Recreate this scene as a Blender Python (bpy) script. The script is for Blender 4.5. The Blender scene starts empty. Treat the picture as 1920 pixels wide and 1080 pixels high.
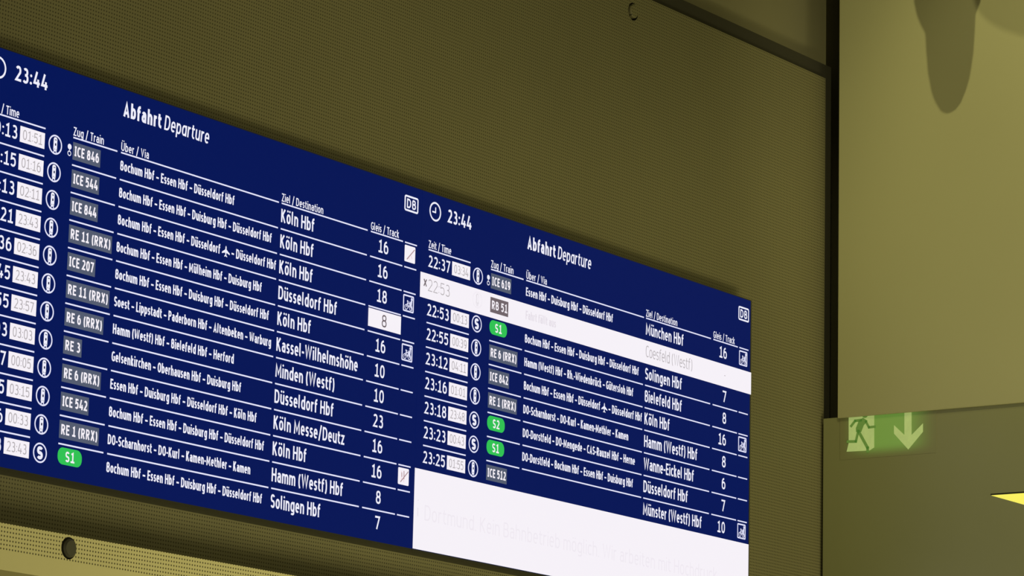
import bpy, bmesh, math
from mathutils import Matrix, Vector
from math import pi, sin, cos

# ------------------------------------------------------------------ camera, world, lights, exposure
sc = bpy.context.scene
COL = sc.collection
Z0 = 3.0                                   # height of the header rule of the displays above the floor

cd = bpy.data.cameras.new('camera'); cam = bpy.data.objects.new('camera', cd); COL.objects.link(cam)
right = Vector((0.56845001, -0.82239879, 0.0229089))
down = Vector((0.17657994, 0.09476266, -0.97971402))
fwd = Vector((0.80354471, 0.5609637, 0.19908696))
M = Matrix.Identity(4)
for i in range(3):
    M[i][0] = right[i]; M[i][1] = -down[i]; M[i][2] = -fwd[i]
M[0][3], M[1][3], M[2][3] = -4.04857594, -3.88019097, Z0 - 1.40100031
cam.matrix_world = M
cd.sensor_width = 36; cd.lens = 124.710359; cd.clip_start = .05; cd.clip_end = 100
sc.camera = cam

sc.view_settings.view_transform = 'Standard'; sc.view_settings.look = 'None'
sc.view_settings.exposure = 0; sc.view_settings.gamma = 1; sc.view_settings.use_curve_mapping = False

w = bpy.data.worlds.new('world'); sc.world = w; w.use_nodes = True
bg = w.node_tree.nodes['Background']; bg.inputs[0].default_value = (1, .92, .53, 1); bg.inputs[1].default_value = .52

def aim(o, tgt):
    o.rotation_euler = (Vector(tgt) - o.location).to_track_quat('-Z', 'Y').to_euler()

def light(name, kind, loc, tgt, power, col, **kw):
    d = bpy.data.lights.new(name, kind); d.energy = power; d.color = col
    for k, v in kw.items(): setattr(d, k, v)
    o = bpy.data.objects.new(name, d); COL.objects.link(o); o.location = loc; aim(o, tgt)
    return o

WARM = (1, .91, .46)
XB, XL = 2.7856, 2.7936                    # planes of the two cladding sheets on the end wall
S1 = Vector((XB, -.2898, Z0 + .5781)); L1 = Vector((1.17, -1.4, 4.5)); TIP = S1 + (L1 - S1) * .25
S2 = Vector((XB, -.572, Z0 + .419)); L2 = S2 + (TIP - S2) * 2.6
light('spot_lamp', 'SPOT', L1, (XB, -.70, 3.66), 76, WARM, spot_size=math.radians(52), spot_blend=.75, shadow_soft_size=.008)
light('spot_lamp', 'SPOT', L2, (XB, -.66, 3.40), 14, WARM, spot_size=math.radians(62), spot_blend=.7, shadow_soft_size=.008)
# added low fill light without a fixture, brightens the panel's lower right
light('low_fill_light', 'AREA', (1.6, -2.2, 1.3), (2.0, .1, 2.4), 34, WARM, shape='RECTANGLE', size=1.6, size_y=.6)

# ------------------------------------------------------------------ materials
def mat(name, col, rough=.6, metal=0, emit=None, es=1.0, noise=.06, nscale=9, bump=0):
    m = bpy.data.materials.new(name); m.use_nodes = True; nt = m.node_tree; b = nt.nodes['Principled BSDF']
    b.inputs['Roughness'].default_value = rough; b.inputs['Metallic'].default_value = metal
    b.inputs['Base Color'].default_value = (*col, 1)
    if noise:
        tc = nt.nodes.new('ShaderNodeTexCoord'); n = nt.nodes.new('ShaderNodeTexNoise')
        n.inputs['Scale'].default_value = nscale; n.inputs['Detail'].default_value = 5
        nt.links.new(tc.outputs['Object'], n.inputs['Vector'])
        r = nt.nodes.new('ShaderNodeMapRange'); r.inputs['To Min'].default_value = 1 - noise; r.inputs['To Max'].default_value = 1 + noise
        r.inputs['From Min'].default_value = .3; r.inputs['From Max'].default_value = .7
        nt.links.new(n.outputs['Fac'], r.inputs['Value'])
        mx = nt.nodes.new('ShaderNodeVectorMath'); mx.operation = 'SCALE'; mx.inputs[0].default_value = col
        nt.links.new(r.outputs[0], mx.inputs['Scale']); nt.links.new(mx.outputs[0], b.inputs['Base Color'])
        if bump:
            bp = nt.nodes.new('ShaderNodeBump'); bp.inputs['Strength'].default_value = bump; bp.inputs['Distance'].default_value = .002
            nt.links.new(n.outputs['Fac'], bp.inputs['Height']); nt.links.new(bp.outputs[0], b.inputs['Normal'])
    if emit:
        b.inputs['Emission Color'].default_value = (*emit, 1); b.inputs['Emission Strength'].default_value = es
    return m

def lin(r, g, b):
    f = lambda c: ((c / 255 + .055) / 1.055) ** 2.4 if c > 10 else c / 255 / 12.92
    return (f(r), f(g), f(b))

def glow(name, *rgb):
    m = mat(name, (.002, .002, .002), rough=.5, emit=lin(*rgb), noise=0)
    m.node_tree.nodes['Principled BSDF'].inputs['Specular IOR Level'].default_value = .05
    return m

def perforated(name, col, hole, zlow=None, cols=None):
    """sheet metal with a square grid of 6.7 mm pitch punched holes"""
    m = mat(name, col, rough=.55, metal=0, noise=.05, nscale=2.5); nt = m.node_tree; b = nt.nodes['Principled BSDF']
    src = b.inputs['Base Color'].links[0].from_socket
    tc = nt.nodes.new('ShaderNodeTexCoord'); sp = nt.nodes.new('ShaderNodeSeparateXYZ'); nt.links.new(tc.outputs['Object'], sp.inputs[0])
    def mth(op, a, b_=None, c_=None):
        n = nt.nodes.new('ShaderNodeMath'); n.operation = op
        for k, v in enumerate((a, b_, c_)):
            if v is None: continue
            if isinstance(v, (int, float)): n.inputs[k].default_value = v
            else: nt.links.new(v, n.inputs[k])
        return n.outputs[0]
    P = .0067
    fx = mth('SUBTRACT', mth('FRACT', mth('MULTIPLY', sp.outputs['X'], 1 / P)), .5)
    fz = mth('SUBTRACT', mth('FRACT', mth('MULTIPLY', sp.outputs['Z'], 1 / P)), .5)
    d = mth('SQRT', mth('ADD', mth('MULTIPLY', fx, fx), mth('MULTIPLY', fz, fz)))
    r = nt.nodes.new('ShaderNodeMapRange'); r.interpolation_type = 'SMOOTHSTEP'
    r.inputs['From Min'].default_value = .19; r.inputs['From Max'].default_value = .27
    r.inputs['To Min'].default_value = 1; r.inputs['To Max'].default_value = 0
    nt.links.new(d, r.inputs['Value'])
    f = r.outputs[0]
    if zlow is not None:
        f = mth('MULTIPLY', f, mth('GREATER_THAN', sp.outputs['Z'], zlow))
    mx = nt.nodes.new('ShaderNodeMix'); mx.data_type = 'RGBA'
    nt.links.new(f, mx.inputs['Factor']); nt.links.new(src, mx.inputs[6]); mx.inputs[7].default_value = (*hole, 1)
    nt.links.new(mx.outputs[2], b.inputs['Base Color'])
    return m

M_PANEL = perforated('perforated_panel', (.200, .187, .097), (.045, .04, .02))
M_STRIP = perforated('perforated_strip', (.70, .65, .36), (.09, .08, .035), zlow=Z0 - .6787 - .0067 * 6.6)
M_WALL = mat('painted_wall', (.24, .225, .13), rough=.8, noise=.04, nscale=2)
M_CLAD = mat('cladding_light', (.365, .358, .195), rough=.55, noise=.03, nscale=1.6, bump=.05)
M_CLADLOW = mat('cladding_lower', (.225, .23, .112), rough=.35, noise=.05, nscale=1.6)
M_DARK = mat('dark_recess', (.035, .033, .02), rough=.9, noise=0)
M_BEZEL = mat('bezel', (.035, .036, .03), rough=.4, metal=.3, noise=.05)
M_CAPDARK = mat('cap_dark', (.07, .068, .05), rough=.5, metal=.2)
M_FLOOR = mat('floor_stone', (.3, .28, .22), rough=.6, noise=.15, nscale=3)
M_CEIL = mat('ceiling_paint', (.35, .33, .22), rough=.9)
M_CASTER = mat('caster_metal', (.25, .24, .2), rough=.35, metal=.6)
M_BLUE = glow('screen_blue', 1, 20, 87)
M_WHITE = glow('screen_white', 238, 238, 252)
M_RULE = glow('screen_rule', 226, 227, 252)
M_FIELD = glow('screen_field', 246, 241, 248)
M_FAINT = glow('screen_faint', 229, 222, 231)
M_INFO = glow('screen_info', 239, 233, 241)
M_GREYTX = glow('screen_grey', 178, 172, 176)
M_BADGE = glow('screen_badge', 84, 92, 112)
M_BADGE2 = glow('screen_badge_warm', 112, 100, 106)
M_GREEN = glow('screen_green', 48, 194, 84)
M_NAVY = glow('screen_navy', 22, 22, 60)
M_RED = glow('screen_red', 176, 146, 150)
M_PINK = glow('screen_pink', 240, 215, 222)

# ------------------------------------------------------------------ mesh helpers
def link(name, me, parent=None, **props):
    o = bpy.data.objects.new(name, me); COL.objects.link(o)
    if parent: o.parent = parent
    for k, v in props.items(): o[k] = v
    return o

def empty(name, loc, label, cat, group=None):
    o = bpy.data.objects.new(name, None); COL.objects.link(o); o.location = loc; o.empty_display_size = .05
    o['label'] = label; o['category'] = cat
    if group: o['group'] = group
    return o

class MB:
    """collects flat or solid pieces with their materials and builds ONE mesh"""
    def __init__(s): s.v = []; s.f = []; s.m = []; s.mats = []
    def mi(s, m):
        if m not in s.mats: s.mats.append(m)
        return s.mats.index(m)
    def poly(s, pts, m):
        b = len(s.v); s.v += [tuple(p) for p in pts]; s.f.append(tuple(range(b, b + len(pts)))); s.m.append(s.mi(m))
    def box(s, x0, x1, y0, y1, z0, z1, m):
        b = len(s.v); s.v += [(x, y, z) for z in (z0, z1) for y in (y0, y1) for x in (x0, x1)]
        for q in ((0, 1, 5, 4), (2, 6, 7, 3), (0, 4, 6, 2), (1, 3, 7, 5), (4, 5, 7, 6), (0, 2, 3, 1)):
            s.f.append(tuple(b + k for k in q)); s.m.append(s.mi(m))
    def mesh(s, other, m, fn):
        b = len(s.v); s.v += [fn(v.co) for v in other.vertices]; k = s.mi(m)
        for p in other.polygons: s.f.append(tuple(b + i for i in p.vertices)); s.m.append(k)
    def build(s, name, parent=None, bevel=0, smooth=False, **props):
        me = bpy.data.meshes.new(name); me.from_pydata(s.v, [], s.f)
        for m in s.mats: me.materials.append(m)
        me.polygons.foreach_set('material_index', s.m)
        if smooth: me.polygons.foreach_set('use_smooth', [True] * len(s.f))
        me.update()
        o = link(name, me, parent, **props)
        if bevel:
            md = o.modifiers.new('bevel', 'BEVEL'); md.width = bevel; md.segments = 2; md.limit_method = 'ANGLE'
        return o

# ------------------------------------------------------------------ lettering (flat print of the screens): a drawn condensed sans
def arc(cx, cy, rx, ry, a0, a1, e=2.35):
    n = max(4, int(abs(a1 - a0) / 18)); P = []
    for k in range(n + 1):
        a = math.radians(a0 + (a1 - a0) * k / n); c, s_ = cos(a), sin(a)
        P.append((cx + rx * math.copysign(abs(c) ** (2 / e), c), cy + ry * math.copysign(abs(s_) ** (2 / e), s_)))
    return P

def glyph(ch, t):
    """(advance width, strokes, dots) of one letter: cap height 1, stroke thickness t; strokes are skeleton lines"""
    h = t / 2; XH = .74; T = 1 - h; X_ = XH - h
    um = {'ü': 'u', 'ö': 'o', 'ä': 'a', 'Ü': 'U'}
    if ch in um:
        w_, S, D = glyph(um[ch], t); top = 1.17 if ch == 'Ü' else .94; d = max(w_ * .22, t * .75)
        return w_, S, D + [(w_ / 2 - d, top), (w_ / 2 + d, top)]
    def bowl(w_, y0, y1, a0=0, a1=360): return arc(w_ / 2, (y0 + y1) / 2, w_ / 2 - h, (y1 - y0) / 2, a0, a1)
    def ess(w_, y1):
        q = (y1 - 2 * h) / 4; r = w_ / 2 - h; c = w_ / 2
        return arc(c, y1 - h - q, r, q, 25, 262) + arc(c, h + q, r, q, 82, -155)
    L = h; D = []
    if ch == ' ': return .15, [], []
    if ch == 'o': w_ = .48; S = [bowl(w_, h, X_)]
    elif ch == 'c': w_ = .40; S = [arc(.24, XH / 2, .24 - h, XH / 2 - h, 48, 312)]
    elif ch == 'e': w_ = .46; S = [[(L, XH * .5), (w_ - h, XH * .5)] + arc(w_ / 2, XH / 2, w_ / 2 - h, XH / 2 - h, 0, 312)]
    elif ch in 'bp':
        w_ = .48; S = [[(L, 0 if ch == 'b' else -.24), (L, 1.02 if ch == 'b' else XH)], bowl(w_, h, X_)]
    elif ch in 'dq':
        w_ = .48; S = [[(w_ - h, 0), (w_ - h, 1.02)], bowl(w_, h, X_)]
    elif ch == 'g':
        w_ = .48; S = [bowl(w_, h, X_), [(w_ - h, XH), (w_ - h, -.04)] + arc(w_ / 2, -.04, w_ / 2 - h, .2 - h, 0, -140)]
    elif ch in 'nh':
        w_ = .47; S = [[(L, 0), (L, XH if ch == 'n' else 1.02)], arc(w_ / 2, X_ - .24, w_ / 2 - h, .24, 180, 0) + [(w_ - h, 0)]]
    elif ch == 'm':
        w_ = .74; q = (w_ - t) / 2
        S = [[(L, 0), (L, XH)], arc(L + q / 2, X_ - .22, q / 2, .22, 180, 0) + [(L + q, 0)], arc(L + 1.5 * q, X_ - .22, q / 2, .22, 180, 0) + [(w_ - h, 0)]]
    elif ch == 'r': w_ = .31; S = [[(L, 0), (L, XH)], arc(.25, X_ - .24, .25 - h, .24, 180, 80)]
    elif ch == 'u': w_ = .47; S = [[(w_ - h, 0), (w_ - h, XH)], [(L, XH)] + arc(w_ / 2, .24 + h, w_ / 2 - h, .24, 180, 360)]
    elif ch == 'a':
        w_ = .44; S = [arc(w_ / 2, X_ - .2, w_ / 2 - h, .2, 150, 0) + [(w_ - h, 0)], [(w_ - h, .44)] + arc(w_ / 2, .22 + h / 2, w_ / 2 - h, .22 - h / 2, 90, 270) + [(w_ - h, .14)]]
    elif ch == 'α':                                     # single storey a
        w_ = .48; S = [[(w_ - h, 0), (w_ - h, XH)], bowl(w_, h, X_)]
    elif ch == 's': w_ = .38; S = [ess(w_, XH)]
    elif ch == 'f': w_ = .32; S = [[(.12, 0)] + arc(.12 + .17, 1.02 - h - .2, .17, .2, 180, 85), [(0, XH - h), (.30, XH - h)]]
    elif ch == 't': w_ = .32; S = [[(.12, .93)] + arc(.12 + .17, h + .2, .17, .2, 180, 278), [(0, XH - h), (.31, XH - h)]]
    elif ch == 'i': w_ = t; S = [[(L, 0), (L, XH)]]; D = [(L, .95)]
    elif ch == 'l': w_ = t + .06; S = [[(L, 1.02)] + arc(L + .12, .14, .12, .14 - h, 180, 250)]
    elif ch == 'k': w_ = .44; S = [[(L, 0), (L, 1.02)], [(w_ - h - .02, XH), (L, .33)], [(L + .09, .42), (w_ - h, 0)]]
    elif ch == 'w': w_ = .68; S = [[(L, XH), (.19, 0), (.34, XH), (.49, 0), (w_ - h, XH)]]
    elif ch == 'v': w_ = .46; S = [[(L, XH), (.23, 0), (w_ - h, XH)]]
    elif ch == 'x': w_ = .46; S = [[(L, XH), (w_ - h, 0)], [(L, 0), (w_ - h, XH)]]
    elif ch == 'z': w_ = .40; S = [[(0, X_), (w_ - h, X_), (h, h), (w_, h)]]
    elif ch == 'A': w_ = .58; S = [[(L, 0), (.29, T), (w_ - h, 0)], [(.13, .27), (.45, .27)]]
    elif ch == 'B': w_ = .52; S = [[(L, h), (L, T)], [(L, T), (.24, T)] + arc(.24, .765 - h / 2, .24 - h, .235 - h / 2, 90, -90) + [(L, .53)], [(.26, .53)] + arc(.26, .265 + h / 2, .26 - h, .265 - h / 2, 90, -90) + [(L, h)]]
    elif ch == 'C': w_ = .48; S = [arc(.29, .5, .29 - h, .5 - h, 52, 308)]
    elif ch == 'D': w_ = .56; S = [[(L, h), (L, T), (.24, T)] + arc(.24, .5, .32 - h, .5 - h, 90, -90) + [(L, h)]]
    elif ch == 'E': w_ = .44; S = [[(w_, T), (L, T), (L, h), (w_, h)], [(L, .52), (w_ - .04, .52)]]
    elif ch == 'F': w_ = .43; S = [[(w_, T), (L, T), (L, 0)], [(L, .5), (w_ - .04, .5)]]
    elif ch == 'G': w_ = .55; S = [arc(.3, .5, .3 - h, .5 - h, 52, 300) + [(w_ - h, .14), (w_ - h, .47), (.32, .47)]]
    elif ch == 'H': w_ = .56; S = [[(L, 0), (L, 1)], [(w_ - h, 0), (w_ - h, 1)], [(L, .52), (w_ - h, .52)]]
    elif ch == 'I': w_ = .26; S = [[(.13, 0), (.13, 1)], [(0, T), (w_, T)], [(0, h), (w_, h)]]
    elif ch == 'K': w_ = .54; S = [[(L, 0), (L, 1)], [(w_ - h - .02, 1), (L, .42)], [(L + .11, .55), (w_ - h, 0)]]
    elif ch == 'L': w_ = .42; S = [[(L, 1), (L, h), (w_, h)]]
    elif ch == 'M': w_ = .70; S = [[(L, 0), (L + .02, T), (.35, .25), (w_ - h - .02, T), (w_ - h, 0)]]
    elif ch in 'O': w_ = .58; S = [arc(.29, .5, .29 - h, .5 - h, 0, 360)]
    elif ch in 'PR':
        w_ = .52; S = [[(L, 0), (L, T), (.24, T)] + arc(.24, .74 - h / 2, .26 - h, .26 - h / 2, 90, -90) + [(L, .48)]]
        if ch == 'R': S.append([(.24, .48), (w_ - h, 0)])
    elif ch == 'S': w_ = .48; S = [ess(w_, 1)]
    elif ch == 'T': w_ = .48; S = [[(0, T), (w_, T)], [(.24, 0), (.24, T)]]
    elif ch == 'U': w_ = .55; S = [[(L, 1)] + arc(w_ / 2, .28 + h, w_ / 2 - h, .28, 180, 360) + [(w_ - h, 1)]]
    elif ch == 'V': w_ = .56; S = [[(L, 1), (.28, h), (w_ - h, 1)]]
    elif ch == 'W': w_ = .84; S = [[(L, 1), (.23, h), (.42, .95), (.61, h), (w_ - h, 1)]]
    elif ch == 'X': w_ = .54; S = [[(L, 1), (w_ - h, 0)], [(L, 0), (w_ - h, 1)]]
    elif ch == 'Z': w_ = .48; S = [[(0, T), (w_ - h, T), (h, h), (w_, h)]]
    elif ch == '0': w_ = .50; S = [arc(.25, .5, .25 - h, .5 - h, 0, 360)]
    elif ch == '1': w_ = .44; S = [[(.0 + h, .80), (.25, T), (.25, h)], [(.02, h), (w_, h)]]
    elif ch == '2': w_ = .48; S = [arc(.235, .72 - h / 2, .235 - h, .28 - h / 2, 150, -20) + [(h, h), (w_, h)]]
    elif ch == '3': w_ = .48; S = [arc(.22, .765 - h / 2, .22 - h, .235 - h / 2, 140, -80) + [(.18, .53)], [(.18, .53)] + arc(.23, .265 + h / 2, .25 - h, .265 - h / 2, 85, -145)]
    elif ch == '4': w_ = .52; S = [[(.27, 1), (h, .26), (w_, .26)], [(.38, .52), (.38, 0)]]
    elif ch == '5': w_ = .48; S = [[(w_ - .04, T), (h + .03, T), (h + .01, .56)] + arc(.23, .31 + h / 2, .25 - h, .31 - h / 2, 90, -145)]
    elif ch == '6': w_ = .50; S = [arc(.25, .31 + h / 2, .25 - h, .31 - h / 2, 0, 360), [(h, .32)] + arc(.33, .5, .33 - h, .5 - h, 175, 92)]
    elif ch == '7': w_ = .46; S = [[(0, T), (w_ - h, T), (.16, 0)]]
    elif ch == '8': w_ = .50; S = [arc(.25, .765 - h / 2, .225 - h, .235 - h / 2, 0, 360), arc(.25, .265 + h / 2, .25 - h, .265 - h / 2, 0, 360)]
    elif ch == '9': w_ = .50; S = [arc(.25, .69 - h / 2, .25 - h, .31 - h / 2, 0, 360), [(w_ - h, .68)] + arc(.17, .5, .33 - h, .5 - h, -5, -88)]
    elif ch == ':': w_ = t; S = []; D = [(h, .62), (h, .14)]
    elif ch == '.': w_ = t; S = []; D = [(h, h)]
    elif ch == '-': w_ = .26; S = [[(0, .38), (w_, .38)]]
    elif ch == '–': w_ = .42; S = [[(0, .38), (w_, .38)]]
    elif ch == '/': w_ = .40; S = [[(h, -.1), (w_ - h, 1.08)]]
    elif ch == '(': w_ = .25; S = [arc(.34, .44, .34 - h, .66, 128, 232, 2)]
    elif ch == ')': w_ = .25; S = [arc(-.09, .44, .34 - h, .66, 52, -52, 2)]
    elif ch == '×': w_ = .5; S = [[(h, .15), (w_ - h, .75)], [(h, .75), (w_ - h, .15)]]
    else: raise ValueError(ch)
    return w_, S, D

def offset_strip(P, t):
    """quads of constant thickness along a poly-line, mitred at its bends"""
    P = [Vector(p) for i, p in enumerate(P) if i == 0 or (Vector(p) - Vector(P[i - 1])).length > 1e-7]
    closed = (P[0] - P[-1]).length < t * .05 and len(P) > 6
    if closed: P = P[:-1]
    n = len(P); A = []; B = []
    for i in range(n):
        d0 = P[i] - P[i - 1] if (i or closed) else P[1] - P[0]
        d1 = P[(i + 1) % n] - P[i] if (i < n - 1 or closed) else P[i] - P[i - 1]
        d0 = d0.normalized(); d1 = d1.normalized(); m_ = Vector((-(d0 + d1).y, (d0 + d1).x))
        if m_.length < .35: m_ = Vector((-d0.y, d0.x)); k = 1
        else: m_.normalize(); k = min(1 / max(m_.dot(Vector((-d0.y, d0.x))), .45), 1.9)
        A.append(P[i] + m_ * k * t / 2); B.append(P[i] - m_ * k * t / 2)
    R_ = range(n) if closed else range(n - 1)
    return [(B[i], B[(i + 1) % n], A[(i + 1) % n], A[i]) for i in R_]

W = 1.21; ROW = W / 25.9                  # a display is 1.21 m wide; one table row is 46.7 mm high
def X(u): return u * W
def Zv(v): return -v * ROW
Y1, Y2, Y3, Y4 = -.0006, -.0012, -.0018, -.0024

def text(mb, s, u0, u1, vbase, cap, m, y=Y1, t=.14, italic=0):
    cap_ = cap * ROW; gs = [glyph(c, t) for c in s]; gap = .105
    nat = sum(g[0] for g in gs) + gap * (len(s) - 1)
    sx = (u1 - u0) * W / (nat * cap_); x = 0; th = t * cap_
    for w_, S, D in gs:
        f = lambda p: (X(u0) + (x + p[0] + italic * (p[1] - .5)) * cap_ * sx, Zv(vbase) + p[1] * cap_)
        for P in S:
            for q in offset_strip([f(p) for p in P], th * min(1, .55 + .45 * sx)):
                mb.poly([(p.x, y, p.y) for p in q], m)
        for p in D:
            cx, cz = f(p); r = th * .56
            mb.poly([(cx + r * sx ** .5 * cos(k * pi / 4 + pi / 8), y, cz + r * sin(k * pi / 4 + pi / 8)) for k in range(8)], m)
        x += w_ + gap
def rect(mb, u0, u1, v0, v1, m, y=Y1):
    mb.poly([(X(u0), y, Zv(v1)), (X(u1), y, Zv(v1)), (X(u1), y, Zv(v0)), (X(u0), y, Zv(v0))], m)
# from here on "mm shapes": centre (u, v) plus metres
def shape(mb, u, v, pts, m, y=Y1):
    mb.poly([(X(u) + px, y, Zv(v) + pz) for px, pz in pts], m)
def ring(mb, u, v, r, t, m, y=Y1, n=40, dx=0, dz=0):
    for k in range(n):
        a, b = 2 * pi * k / n, 2 * pi * (k + 1) / n
        shape(mb, u, v, [(dx + r * cos(a), dz + r * sin(a)), (dx + r * cos(b), dz + r * sin(b)), (dx + (r - t) * cos(b), dz + (r - t) * sin(b)), (dx + (r - t) * cos(a), dz + (r - t) * sin(a))], m, y)
def disc(mb, u, v, r, m, y=Y1, n=24, dx=0, dz=0):
    shape(mb, u, v, [(dx + r * cos(2 * pi * k / n), dz + r * sin(2 * pi * k / n)) for k in range(n)], m, y)
def rrect(w, h, r, n=5, cx=0, cz=0):
    P = []
    for (sx, sz, a0) in ((1, -1, -pi / 2), (1, 1, 0), (-1, 1, pi / 2), (-1, -1, pi)):
        for k in range(n + 1):
            a = a0 + pi / 2 * k / n; P.append((cx + sx * (w / 2 - r) + r * cos(a), cz + sz * (h / 2 - r) + r * sin(a)))
    return P
def frame(mb, u, v, w, h, r, t, m, y=Y1):
    A = rrect(w, h, r); B = rrect(w - 2 * t, h - 2 * t, max(r - t, .0004)); n = len(A)
    for k in range(n):
        shape(mb, u, v, [A[k], A[(k + 1) % n], B[(k + 1) % n], B[k]], m, y)
def stroke(mb, u, v, P, t, m, y=Y1):
    for (a, b) in zip(P, P[1:]):
        d = Vector((b[0] - a[0], b[1] - a[1])); L = d.length; d /= L; n = Vector((-d.y, d.x)) * t / 2; e = d * t * .35
        a_ = Vector(a) - e; b_ = Vector(b) + e
        shape(mb, u, v, [tuple(a_ - n), tuple(b_ - n), tuple(b_ + n), tuple(a_ + n)], m, y)

def train_icon(parent, r, faint=False):
    mb = MB(); u, v = .1545, r + .465; m = M_FAINT if faint else M_RULE; k = M_FIELD if faint else M_NAVY
    R = .355 * ROW
    ring(mb, u, v, R, .058 * ROW, m)
    body = M_GREYTX if faint else m
    shape(mb, u, v, rrect(.0088, .0240, .0038, cz=.0006), M_WHITE if not faint else body)
    shape(mb, u, v, rrect(.0030, .0042, .0006, cz=.0003), k, Y2)
    if faint: shape(mb, u, v, rrect(.0040, .0150, .0012, cz=.002), M_FIELD, Y2)
    shape(mb, u, v, [(-.0024, .0088), (.0024, .0088), (.0018, .0072), (-.0018, .0072)], M_BADGE if not faint else k, Y2)
    for s in (-1, 1): shape(mb, u, v, rrect(.0016, .0016, .0005, cx=s * .0021, cz=-.0078), M_BADGE if not faint else k, Y2)
    shape(mb, u, v, [(-.0044, -.0134), (-.0022, -.0134), (-.0008, -.0100), (-.0030, -.0100)], m)
    shape(mb, u, v, [(.0022, -.0134), (.0044, -.0134), (.0030, -.0100), (.0008, -.0100)], m)
    mb.build('train_symbol', parent)
def s_icon(parent, r):
    mb = MB(); u, v = .1545, r + .465
    ring(mb, u, v, .355 * ROW, .058 * ROW, M_RULE)
    text(mb, 'S', u - .0075, u + .0075, r + .695, .46, M_WHITE, Y1, .25)
    mb.build('train_symbol', parent)
def bike_icon(parent, r):
    mb = MB(); u, v = .97155, r + .455; m = M_RULE
    frame(mb, u, v, .0339, .0322, .003, .0030, m)
    for x in (-.0075, .0068): ring(mb, u, v, .0052, .0015, m, Y2, 20, x, -.0073)
    stroke(mb, u, v, [(-.0075, -.0073), (-.0038, .0008), (.0040, .0008), (.0, -.0068), (-.0038, .0008)], .0017, m, Y2)
    stroke(mb, u, v, [(.0068, -.0073), (.0030, .0040)], .0017, m, Y2)
    stroke(mb, u, v, [(.0086, .0050), (.0072, -.0030)], .0044, m, Y2)
    stroke(mb, u, v, [(.0072, -.0030), (.0106, -.0112)], .0022, m, Y2)
    disc(mb, u, v, .0030, m, Y3, 16, .0086, .0092)
    stroke(mb, u, v, [(.0078, .0040), (.0034, .0018)], .0020, m, Y3)
    stroke(mb, u, v, [(-.0052, .0042), (-.0028, .0030)], .0030, m, Y3)
    mb.build('bicycle_symbol', parent)
def struck_icon(parent, r, bars):
    mb = MB(); u, v = .97155, r + .435
    shape(mb, u, v, rrect(.0335, .0315, .0022), M_FIELD)
    if bars:
        stroke(mb, u, v, [(-.0070, .0090), (-.0062, -.0080)], .0020, M_PINK, Y2)
        stroke(mb, u, v, [(-.0070, .0060), (-.0064, -.0010)], .0022, M_RED, Y3)
        stroke(mb, u, v, [(.0002, .0100), (.0006, -.0100)], .0022, M_PINK, Y2)
        stroke(mb, u, v, [(.0000, .0095), (.0004, -.0040)], .0022, M_RED, Y3)
    else:
        stroke(mb, u, v, [(-.0050, -.0060), (-.0020, -.0100)], .0020, M_PINK, Y2)
        stroke(mb, u, v, [(.0030, -.0030), (.0060, -.0070)], .0024, M_PINK, Y2)
    stroke(mb, u, v, [(-.0108, -.0112), (.0118, .0100)], .0022, M_RED, Y4)
    mb.build('service_symbol', parent)
def plane_glyph(mb, u, v, m):
    P = [(0, .0102), (.0013, .0082), (.0016, .0035), (.0098, -.0022), (.0098, -.0046), (.0016, -.0022), (.0012, -.0062),
         (.0036, -.0082), (.0036, -.0098), (0, -.0086)]
    P = P + [(-x, z) for x, z in P[-2:0:-1]]
    P = [(x * 1.1, z) for x, z in P]
    # built as convex pieces so the concave outline triangulates cleanly
    n = len(P)
    bm_ = bmesh.new(); vs = [bm_.verts.new((x, z, 0)) for x, z in P]; bm_.faces.new(vs[::-1]); bm_.normal_update(); bmesh.ops.triangulate(bm_, faces=bm_.faces[:])
    t = bpy.data.meshes.new('t'); bm_.to_mesh(t); bm_.free()
    mb.mesh(t, m, lambda c: (X(u) + c.x, Y1, Zv(v) + c.y)); bpy.data.meshes.remove(t)

COLS = dict(t=(.02, .1335), z=(.19, .2818), v=(.2896, .6440), d=(.6506, .8617), g=(.8699, .9527), s=(.9579, .9893))
DW = {'Köln Hbf': .0796, 'Düsseldorf Hbf': .1411, 'Kassel-Wilhelmshöhe': .1972, 'Minden (Westf)': .1415, 'Köln Messe/Deutz': .1702,
      'Hamm (Westf) Hbf': .1704, 'Solingen Hbf': .1173, 'München Hbf': .1208, 'Coesfeld (Westf)': .1500, 'Bielefeld Hbf': .1180,
      'Wanne-Eickel Hbf': .1600, 'Münster (Westf) Hbf': .1876}
BO, ES, DU, DF = 'Bochum Hbf – ', 'Essen Hbf – ', 'Duisburg Hbf', 'Düsseldorf Hbf'
V1 = BO + ES + DU + ' – ' + DF
VW = {BO + ES + DF: .2515, V1: .3405, BO + ES + 'Mülheim Hbf – ' + DU: .3217, 'Soest – Lippstadt – Paderborn Hbf – Altenbeken – Warburg': .3482,
      'Hamm (Westf) Hbf – Bielefeld Hbf – Herford': .2643, 'Gelsenkirchen – Oberhausen Hbf – ' + DU: .2831, ES + DU + ' – ' + DF + ' – Köln Hbf': .3211,
      'DO-Scharnhorst – DO-Kurl – Kamen-Methler – Kamen': .3115, ES + DU + ' – ' + DF: .2579, 'Fahrt fällt aus': .0873,
      'Hamm (Westf) Hbf – Rh.-Wiedenbrück – Gütersloh Hbf': .3244, 'DO-Dorstfeld – DO-Mengede – CAS-Rauxel Hbf – Herne': .3331,
      'DO-Dorstfeld – ' + BO + ES + DU: .3280}
BW = {'ICE': .2468, 'RE 11 (RRX)': .2788, 'RE 6 (RRX)': .2690, 'RE 1 (RRX)': .2703, 'RE 3': .2270, 'RB 51': .2400}

def rules(mb, k, cols='tzvdgs'):
    for c in cols:
        a, b = COLS[c]; rect(mb, a, b, k - .028, k + .028, M_RULE)

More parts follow.
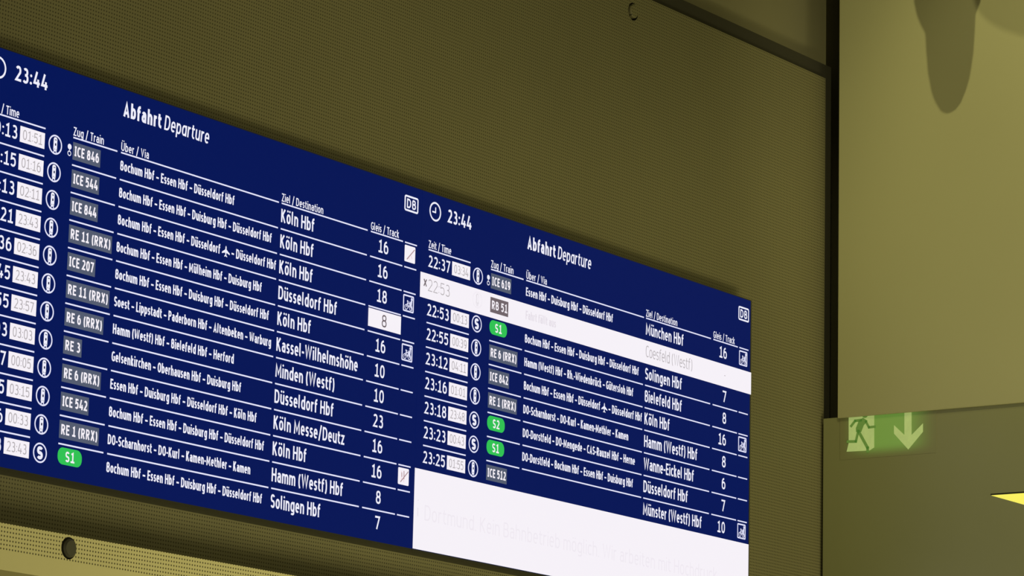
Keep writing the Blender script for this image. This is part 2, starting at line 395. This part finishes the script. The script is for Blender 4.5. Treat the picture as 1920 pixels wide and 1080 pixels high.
def departure_row(root, r, tm, delay, train, via, dest, track, icon=None, cancelled=False, rule=True, boxed=False):
    mb = MB(); kids = []
    ink = M_GREYTX if cancelled else M_WHITE
    if cancelled:
        rect(mb, 0.0005, .9995, r, r + 1.03, M_FIELD, Y1)
        text(mb, '×', .0085, .0175, r + .62, .48, M_BADGE2, Y2, .13)
    yy = Y2 if cancelled else Y1
    text(mb, tm, .0205, .0788, r + .705, .49, ink, yy, .08 if cancelled else .15)
    if dest:
        q = MB(); text(q, dest, .6506, .6506 + DW[dest], r + .735, .52, ink, yy, .08 if cancelled else .155); kids.append(('destination_lettering', q))
    if via:
        q = MB(); kids.append(('route_lettering', q))
        if via == 'PLANE':
            text(q, BO + ES + 'Düsseldorf', .2896, .5135, r + .655, .37, ink, yy, .175)
            plane_glyph(q, .5265, r + .50, ink)
            text(q, '– ' + DF, .5395, .6425, r + .655, .37, ink, yy, .175)
        else: text(q, via, .2896, .2896 + VW[via], r + .655, .365, M_FAINT if cancelled else ink, yy, .175)
    if track and not boxed:
        q = MB(); kids.append(('track_number', q)); wd = .0128 * len(track)
        if track == '-': rect(q, .907, .911, r + .50, r + .53, M_GREYTX, Y2)
        else: text(q, track, .9160 - wd, .9160, r + .735, .52, ink, yy, .15)
    o = mb.build('departure_row', root)
    for nm, q in kids: q.build(nm, o)
    if rule:
        q = MB(); rules(q, r + 1); q.build('rule_line', o)
    if cancelled: o['label'] = 'white band of the cancelled 22:53 departure'
    if boxed:
        b = MB(); rect(b, .8695, .9530, r + .07, r + .80, M_FIELD, Y2)
        text(b, track, .9030, .9160, r + .70, .50, M_BADGE2, Y3, .12); b.build('track_field', o)
    if delay:
        b = MB(); rect(b, .0838, .1330, r + .175, r + .745, M_FIELD, Y1)
        text(b, delay, .0890, .1275, r + .64, .36, M_GREYTX, Y2, .11); b.build('delay_field', o)
    if train.startswith('S'):
        b = MB(); u0, u1 = .1896, .2385
        shape(b, (u0 + u1) / 2, r + .41, rrect((u1 - u0) * W, .60 * ROW, .0125, 8), M_GREEN, Y1)
        text(b, train, .2045, .2232, r + .60, .37, M_FIELD, Y2, .17); b.build('train_badge', o)
        s_icon(o, r)
    else:
        b = MB(); u1 = BW['ICE'] if train.startswith('ICE') else BW[train]
        rect(b, .1897, u1, r + .165, r + .805, M_BADGE2 if cancelled else M_BADGE, Y2)
        text(b, train, .1931, u1 - .0035, r + .665, .365, M_FIELD, Y3, .18); b.build('train_badge', o)
        train_icon(o, r, cancelled)
    if icon == 'bike': bike_icon(o, r)
    elif icon: struck_icon(o, r, icon == 'bars')
    return o

def display(ox, label, rows, dots=True, info=False):
    root = empty('departure_display', (ox, 0, Z0), label, 'display', 'blue departure displays mounted side by side')
    u0, u1, v0, v1 = .0002, .9998, -2.355, 12.22
    if info: u1 = .9962
    h = MB()
    L = X(u0) + .0001 if info else X(u0) - .004; R_ = X(u1) + (.005 if info else -.0001)
    h.box(L, R_, .0004, .0445, Zv(v1) - .003, Zv(v0) + .002, M_BEZEL)
    h.build('housing', root, label='thin dark grey housing of the screen')
    s = MB(); s.box(X(u0), X(u1), 0, .0004, Zv(v1), Zv(v0), M_BLUE); sc_ = s.build('screen', root)
    q = MB(); text(q, '23:44', .0685, .1330, -1.375, .555, M_WHITE, Y1, .17); ck = q.build('clock_lettering', root)
    q = MB(); text(q, 'Abfahrt', .2906, .3725, -1.36, .56, M_WHITE, Y1, .19); tt = q.build('title_lettering', root)
    q = MB(); text(q, 'Depαrture', .3800, .4790, -1.36, .56, M_WHITE, Y1, .13, .10); q.build('subtitle_lettering', tt)
    for t_, c, wd in (('Zeit / Time', 't', .0603), ('Zug / Train', 'z', .0629), ('Über / Via', 'v', .0592), ('Ziel / Destination', 'd', .1002), ('Gleis / Track', 'g', .0721)):
        q = MB(); text(q, t_, COLS[c][0], COLS[c][0] + wd, -.075, .315, M_WHITE, Y1, .14); hh = q.build('column_heading', root)
        q = MB(); rules(q, 0, c); q.build('rule_line', hh)
    q = MB(); rules(q, 0, 's'); q.build('rule_line', hh)
    c = MB(); ring(c, .035, -1.64, .40 * ROW, .075 * ROW, M_WHITE)
    stroke(c, .035, -1.64, [(.001, .0075), (.001, -.0012), (-.0085, -.0012)], .0030, M_WHITE); c.build('clock_symbol', ck)
    l = MB(); frame(l, .9719, -1.62, .0440, .0305, .0048, .0036, M_WHITE)
    text(l, 'DB', .9719 - .0122, .9719 + .0122, -1.425, .39, M_WHITE, Y1, .175); l.build('logo', root)
    d = MB(); disc(d, .1835, .375, .0048, M_WHITE); ring(d, .1835, .615, .0046, .0016, M_WHITE, n=20)
    stroke(d, .1835, .375, [(0, -.004), (0, -.0085)], .0012, M_WHITE); d.build('coupling_symbol', root)
    for r, a in enumerate(rows): departure_row(root, r, *a[0], **a[1])
    if info:
        b = MB(); rect(b, .0005, u1, 8.978, 12.205, M_FIELD, Y1)
        text(b, 'Dortmund. Kein Bahnbetrieb möglich. Wir arbeiten mit Hochdruck', .0280, .8900, 11.0, .62, M_INFO, Y2, .10)
        shape(b, .0105, 10.25, rrect(.0022, .0022, .0008), M_FAINT, Y2); shape(b, .0105, 10.72, rrect(.0020, .0160, .0008), M_FAINT, Y2)
        b.build('message_panel', root, label='blank looking white message panel with very faint text')
    return root

def R(*a, **k): return (a, k)
left_rows = [R('20:13', '01:51', 'ICE 846', BO + ES + DF, 'Köln Hbf', '16', icon='slash'),
    R('20:15', '01:16', 'ICE 544', V1, 'Köln Hbf', '16'),
    R('21:13', '02:11', 'ICE 844', 'PLANE', 'Köln Hbf', '18', icon='bike'),
    R('21:21', '23:43', 'RE 11 (RRX)', BO + ES + 'Mülheim Hbf – ' + DU, DF, '8', boxed=True),
    R('21:36', '02:36', 'ICE 207', V1, 'Köln Hbf', '16', icon='bike'),
    R('21:45', '23:43', 'RE 11 (RRX)', 'Soest – Lippstadt – Paderborn Hbf – Altenbeken – Warburg', 'Kassel-Wilhelmshöhe', '10'),
    R('21:55', '23:57', 'RE 6 (RRX)', 'Hamm (Westf) Hbf – Bielefeld Hbf – Herford', 'Minden (Westf)', '10'),
    R('22:03', '03:03', 'RE 3', 'Gelsenkirchen – Oberhausen Hbf – ' + DU, DF, '23'),
    R('22:07', '00:05', 'RE 6 (RRX)', ES + DU + ' – ' + DF + ' – Köln Hbf', 'Köln Messe/Deutz', '16'),
    R('22:15', '03:15', 'ICE 542', V1, 'Köln Hbf', '16', icon='bars'),
    R('22:16', '00:33', 'RE 1 (RRX)', 'DO-Scharnhorst – DO-Kurl – Kamen-Methler – Kamen', 'Hamm (Westf) Hbf', '8'),
    R('22:23', '23:43', 'S1', V1, 'Solingen Hbf', '7', rule=False)]
right_rows = [R('22:37', '03:34', 'ICE 619', ES + DU + ' – ' + DF, 'München Hbf', '16', icon='bike', rule=False),
    R('22:53', None, 'RB 51', 'Fahrt fällt aus', 'Coesfeld (Westf)', '-', cancelled=True, rule=False),
    R('22:53', '00:13', 'S1', V1, 'Solingen Hbf', '7'),
    R('22:55', '00:39', 'RE 6 (RRX)', 'Hamm (Westf) Hbf – Rh.-Wiedenbrück – Gütersloh Hbf', 'Bielefeld Hbf', '8'),
    R('23:12', '04:11', 'ICE 842', 'PLANE', 'Köln Hbf', '16', icon='bike'),
    R('23:16', '01:01', 'RE 1 (RRX)', 'DO-Scharnhorst – DO-Kurl – Kamen-Methler – Kamen', 'Hamm (Westf) Hbf', '8'),
    R('23:18', '23:48', 'S2', 'DO-Dorstfeld – DO-Mengede – CAS-Rauxel Hbf – Herne', 'Wanne-Eickel Hbf', '6'),
    R('23:23', '00:43', 'S1', 'DO-Dorstfeld – ' + BO + ES + DU, DF, '7'),
    R('23:25', '01:55', 'ICE 512', None, 'Münster (Westf) Hbf', '10', icon='bike', rule=False)]

# ------------------------------------------------------------------ the hall
b = MB(); b.box(-7, 3.4, .10, .3, 0, 4.6, M_WALL); b.build('wall_back', kind='structure')
b = MB(); b.box(2.83, 3.4, -8, -.02, 0, 4.6, M_WALL); b.box(3.2, 3.4, -.02, .10, 0, 4.6, M_WALL); b.build('wall_right', kind='structure')
b = MB(); b.box(-7, 3.4, -8, .3, -.1, 0, M_FLOOR); b.build('floor', kind='structure')
b = MB(); b.box(-7, 3.4, -8, .3, 4.6, 4.7, M_CEIL); b.build('ceiling', kind='structure')

def sheet(name, x0, x1, z0, z1, y0, th, hole, m, label):
    """upright sheet in the x-z plane with one round bolt hole cut through it; > screw_cover"""
    root = empty(name, ((x0 + x1) / 2, y0, z0), label, 'wall panel')
    hx, hz, hr = hole; ox, oy, oz = root.location
    bm = bmesh.new(); n = 40
    oc = [bm.verts.new((x, y0, z)) for x, z in ((x0, z0), (x1, z0), (x1, z1), (x0, z1))]
    ic = [bm.verts.new((hx + hr * cos(2 * pi * k / n), y0, hz + hr * sin(2 * pi * k / n))) for k in range(n)]
    es = [bm.edges.new((oc[k], oc[(k + 1) % 4])) for k in range(4)] + [bm.edges.new((ic[k], ic[(k + 1) % n])) for k in range(n)]
    bmesh.ops.triangle_fill(bm, use_beauty=True, edges=es)
    for f in bm.faces:
        if f.normal.y > 0: f.normal_flip()
    ob = [bm.verts.new((x, y0 + th, z)) for x, z in ((x0, z0), (x1, z0), (x1, z1), (x0, z1))]
    ib = [bm.verts.new((v.co.x, y0 + .0115, v.co.z)) for v in ic]
    for k in range(4): bm.faces.new((oc[(k + 1) % 4], oc[k], ob[k], ob[(k + 1) % 4]))
    for k in range(n): bm.faces.new((ic[k], ic[(k + 1) % n], ib[(k + 1) % n], ib[k])).material_index = 1
    bm.faces.new(ib).material_index = 1
    bm.faces.new(ob)
    me = bpy.data.meshes.new('sheet'); bm.to_mesh(me); bm.free()
    me.materials.append(m); me.materials.append(M_DARK)
    o = link('sheet', me, root); o.matrix_parent_inverse = Matrix.Translation(root.location).inverted()
    return root

def lathe(name, prof, n, m, parent, axis, origin, mats=None):
    """prof: (radius, distance along axis) ; axis 'y-' towards the viewer, 'z' up"""
    b = MB(); rings = []
    for r, d in prof:
        ringv = []
        for k in range(n):
            a = 2 * pi * k / n
            p = (r * cos(a), -d, r * sin(a)) if axis == 'y-' else (r * cos(a), r * sin(a), d)
            ringv.append(p)
        rings.append(ringv)
    for i in range(len(rings) - 1):
        for k in range(n):
            q = [rings[i][k], rings[i][(k + 1) % n], rings[i + 1][(k + 1) % n], rings[i + 1][k]]
            b.poly(q if axis == 'z' else q, m)
    b.poly(rings[-1], m); b.poly(rings[0][::-1], m)
    o = b.build(name, parent)
    bm = bmesh.new(); bm.from_mesh(o.data); bmesh.ops.remove_doubles(bm, verts=bm.verts, dist=1e-6)
    bmesh.ops.recalc_face_normals(bm, faces=bm.faces); bm.to_mesh(o.data); bm.free()
    o.location = origin
    return o

PX1 = 2.81
main = sheet('perforated_wall_panel', -3.2, PX1, Z0 - .70, Z0 + .705, .045, .0125, (1.9955, Z0 + .6618, .0190), M_PANEL,
             'large olive perforated metal panel behind the blue departure displays')
c = lathe('screw_cover', [(.0005, .0060), (.0128, .0060), (.0150, .0040), (.0152, -.008)][::-1], 32, M_PANEL, main, 'y-', (1.9962, .047, Z0 + .6632))
c.matrix_parent_inverse = Matrix.Translation(main.location).inverted()
b = MB(); b.box(-3.2, 2.86, .058, .0995, Z0 - .60, Z0 + .744, M_DARK); c = b.build('backing_frame', main, label='dark frame behind the panel, showing as a dark joint')
c.matrix_parent_inverse = Matrix.Translation(main.location).inverted()
strip = sheet('perforated_trim_panel', -3.2, PX1, Z0 - .7517, Z0 - .6787, -.100, .1449, (.1533, Z0 - .7000, .0178), M_STRIP,
              'narrow pale perforated metal strip running along below the displays')
c = lathe('screw_cover', [(.0005, .0050), (.0120, .0050), (.0150, .0020), (.0152, -.011)][::-1], 32, M_CAPDARK, strip, 'y-', (.1538, -.100, Z0 - .7003))
c.matrix_parent_inverse = Matrix.Translation(strip.location).inverted(); c['label'] = 'dark round screw cover'

# end wall cladding
root = empty('wall_cladding', (XB, -1.2, Z0 - .0912), 'pale olive smooth upper wall cladding that catches the pointed shadow', 'wall cladding')
b = MB(); b.box(0, .006, -3, 1.2 - .0040, 0, 1.6905, M_CLAD); o = b.build('cladding_sheet', root, bevel=.0015)
b = MB(); b.box(.0062, .0442, -3, 1.2 - .05, .12, 1.69, M_DARK); b.build('mounting_rail', root)
root = empty('lower_wall_cladding', (XL, -1.2, 0), 'darker olive lower wall cladding below the pale sheet, with the exit sign reflection painted on it', 'wall cladding')
b = MB(); b.box(0, .03, -3, 1.2 + .037, .02, Z0 - .0880, M_CLADLOW); b.build('cladding_sheet', root, bevel=.0012)
b = MB(); b.box(.0302, .036, -2.9, 1.15, .1, Z0 - .1, M_DARK); b.build('mounting_rail', root)

# exit sign's reflection painted as a glowing plate, top hidden behind the pale sheet
def reflection_material():
    m = bpy.data.materials.new('reflection_green'); m.use_nodes = True; nt = m.node_tree; bs = nt.nodes['Principled BSDF']
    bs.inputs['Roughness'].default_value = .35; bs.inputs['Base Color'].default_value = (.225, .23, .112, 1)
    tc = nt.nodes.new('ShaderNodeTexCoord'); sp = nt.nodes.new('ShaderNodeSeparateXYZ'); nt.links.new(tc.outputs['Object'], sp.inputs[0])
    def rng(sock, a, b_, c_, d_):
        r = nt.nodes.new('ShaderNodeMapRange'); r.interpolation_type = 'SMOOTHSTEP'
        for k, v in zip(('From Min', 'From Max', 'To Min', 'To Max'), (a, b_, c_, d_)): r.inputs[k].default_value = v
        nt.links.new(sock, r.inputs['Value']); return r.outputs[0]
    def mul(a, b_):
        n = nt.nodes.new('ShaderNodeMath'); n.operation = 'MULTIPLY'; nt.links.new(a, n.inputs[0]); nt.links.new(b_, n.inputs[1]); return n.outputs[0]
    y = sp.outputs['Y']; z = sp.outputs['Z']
    f = mul(mul(rng(y, -.125, -.03, 0, 1), rng(y, .03, .118, 1, 0)), rng(z, .0, .03, .05, 1))  # glow fades into the cladding colour, imitating the reflection's soft edge
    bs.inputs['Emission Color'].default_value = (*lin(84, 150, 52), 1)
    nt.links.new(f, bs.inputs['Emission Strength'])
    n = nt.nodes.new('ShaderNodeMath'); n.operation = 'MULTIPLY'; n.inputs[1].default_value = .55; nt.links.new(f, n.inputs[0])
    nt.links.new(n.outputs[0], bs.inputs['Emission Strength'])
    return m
M_SIGN = reflection_material()  # painted glow of the exit sign's reflection
M_REFLW = mat('reflection_pale', (.30, .34, .17), rough=.5, emit=lin(150, 172, 100), es=.75, noise=.12, nscale=60)
M_REFLG = mat('reflection_man', (.12, .18, .06), rough=.5, emit=lin(72, 110, 42), es=.8, noise=0)
SO = Vector((XL - .0006, -.127, Z0 - .185))
root = empty('exit_sign_reflection', SO, 'painted glowing reflection of a green emergency exit sign with running man and downward arrow', 'sign')
b = MB(); b.box(0, .0006, -.1215, .1205, 0, .135, M_SIGN); b.build('reflection_plate', root)
def on_reflection(pts, m, name, layer, extra=()):
    bm = bmesh.new()
    for P in [pts] + list(extra):
        vs = [bm.verts.new((-layer, y - SO.y, z + .185)) for y, z in P]; bm.faces.new(vs)
    bm.normal_update(); bmesh.ops.triangulate(bm, faces=bm.faces[:])
    for f in bm.faces:
        f.normal_update()
        if f.normal.x > 0: f.normal_flip()
    me = bpy.data.meshes.new(name); bm.to_mesh(me); bm.free(); me.materials.append(m); return link(name, me, root)
def thick(P, t):
    out = []
    for a, b_ in zip(P, P[1:]):
        a = Vector(a); b_ = Vector(b_); d = (b_ - a).normalized(); n = Vector((-d.y, d.x)) * t / 2; e = d * t * .4
        out.append([tuple(a - n - e), tuple(b_ - n + e), tuple(b_ + n + e), tuple(a + n - e)])
    return out
on_reflection([(-.0288, -.070), (-.0937, -.070), (-.094, -.1627), (-.082, -.1689), (-.0239, -.1675), (-.0291, -.1483)], M_REFLW, 'doorway_reflection', .0006)
man = []
man += thick([(-.0539, -.1225), (-.0479, -.1461), (-.0268, -.1450)], .0062)
man += thick([(-.0549, -.1244), (-.0776, -.1624), (-.0780, -.1704)], .0070)
man += thick([(-.0728, -.1025), (-.0809, -.1168), (-.0958, -.1162)], .0055)
man += thick([(-.0608, -.0990), (-.0457, -.0996), (-.0357, -.1105)], .0060)
man.append([(-.0708 + .008 * cos(k * pi / 8), -.0868 + .008 * sin(k * pi / 8)) for k in range(16)])
on_reflection([(-.0548, -.1003), (-.0658, -.094), (-.0778, -.102), (-.0678, -.1111), (-.0615, -.1257), (-.0479, -.1247), (-.0478, -.1158)], M_REFLG, 'running_man_reflection', .0012, man)
on_reflection([(-.1694, -.0715), (-.1874, -.0715), (-.1875, -.1413), (-.2158, -.1174), (-.2158, -.1365), (-.1793, -.1735), (-.1434, -.1353), (-.1434, -.1161), (-.1695, -.14)], M_REFLW, 'arrow_reflection', .0006)

# ------------------------------------------------------------------ the displays
display(-.0035, 'left blue departure display, twelve rows from ICE 846 down to S1', left_rows)
display(W - .0035, 'right blue departure display with a white cancelled row and a blank white lower part', right_rows, info=True)

# ------------------------------------------------------------------ added shadow caster (out of frame; shaped to throw two shadows on the pale cladding)
kr, kz = .00082, .00095
prof = [(0.5, 0), (12, 4), (20, 12), (29, 30), (36, 50), (43, 90), (46, 130), (47.5, 160), (50, 168), (56, 180), (63, 200), (68, 225), (70, 258),
        (79, 262), (111, 266), (150, 278), (166, 290), (170, 303), (168, 312), (115, 337), (40, 349), (12, 355), (12, 377)]
root = empty('shadow_caster', TIP, 'bullet shaped added shadow caster hanging unseen from the ceiling before the pale cladding', 'lamp')
lathe('caster_body', [(r * kr, z * kz) for r, z in prof], 48, M_CASTER, root, 'z', (0, 0, 0))
lathe('caster_cord', [(.003, 0), (.003, 4.6 - TIP.z - 377 * kz)], 10, M_DARK, root, 'z', (0, 0, 377 * kz))

# ------------------------------------------------------------------ yellow light panel whose corner enters at the right
M_YEL = mat('light_yellow', (.5, .48, .1), emit=lin(205, 198, 84), es=.95, noise=0)
root = empty('hanging_light_panel', (1.49, -1.047, Z0 - .50), 'bright yellow lit underside corner of a flat hanging light panel', 'lamp')
b = MB(); b.box(0, .7, -.55, 0, .0006, .003, M_BEZEL); b.build('frame', root)
b = MB(); b.box(.001, .699, -.549, -.001, 0, .0005, M_YEL); b.build('diffuser', root)
for x in (.35, .6):
    lathe('hanging_rod', [(.003, 0), (.003, 4.6 - (Z0 - .497))], 8, M_BEZEL, root, 'z', (x, -.40, .003))
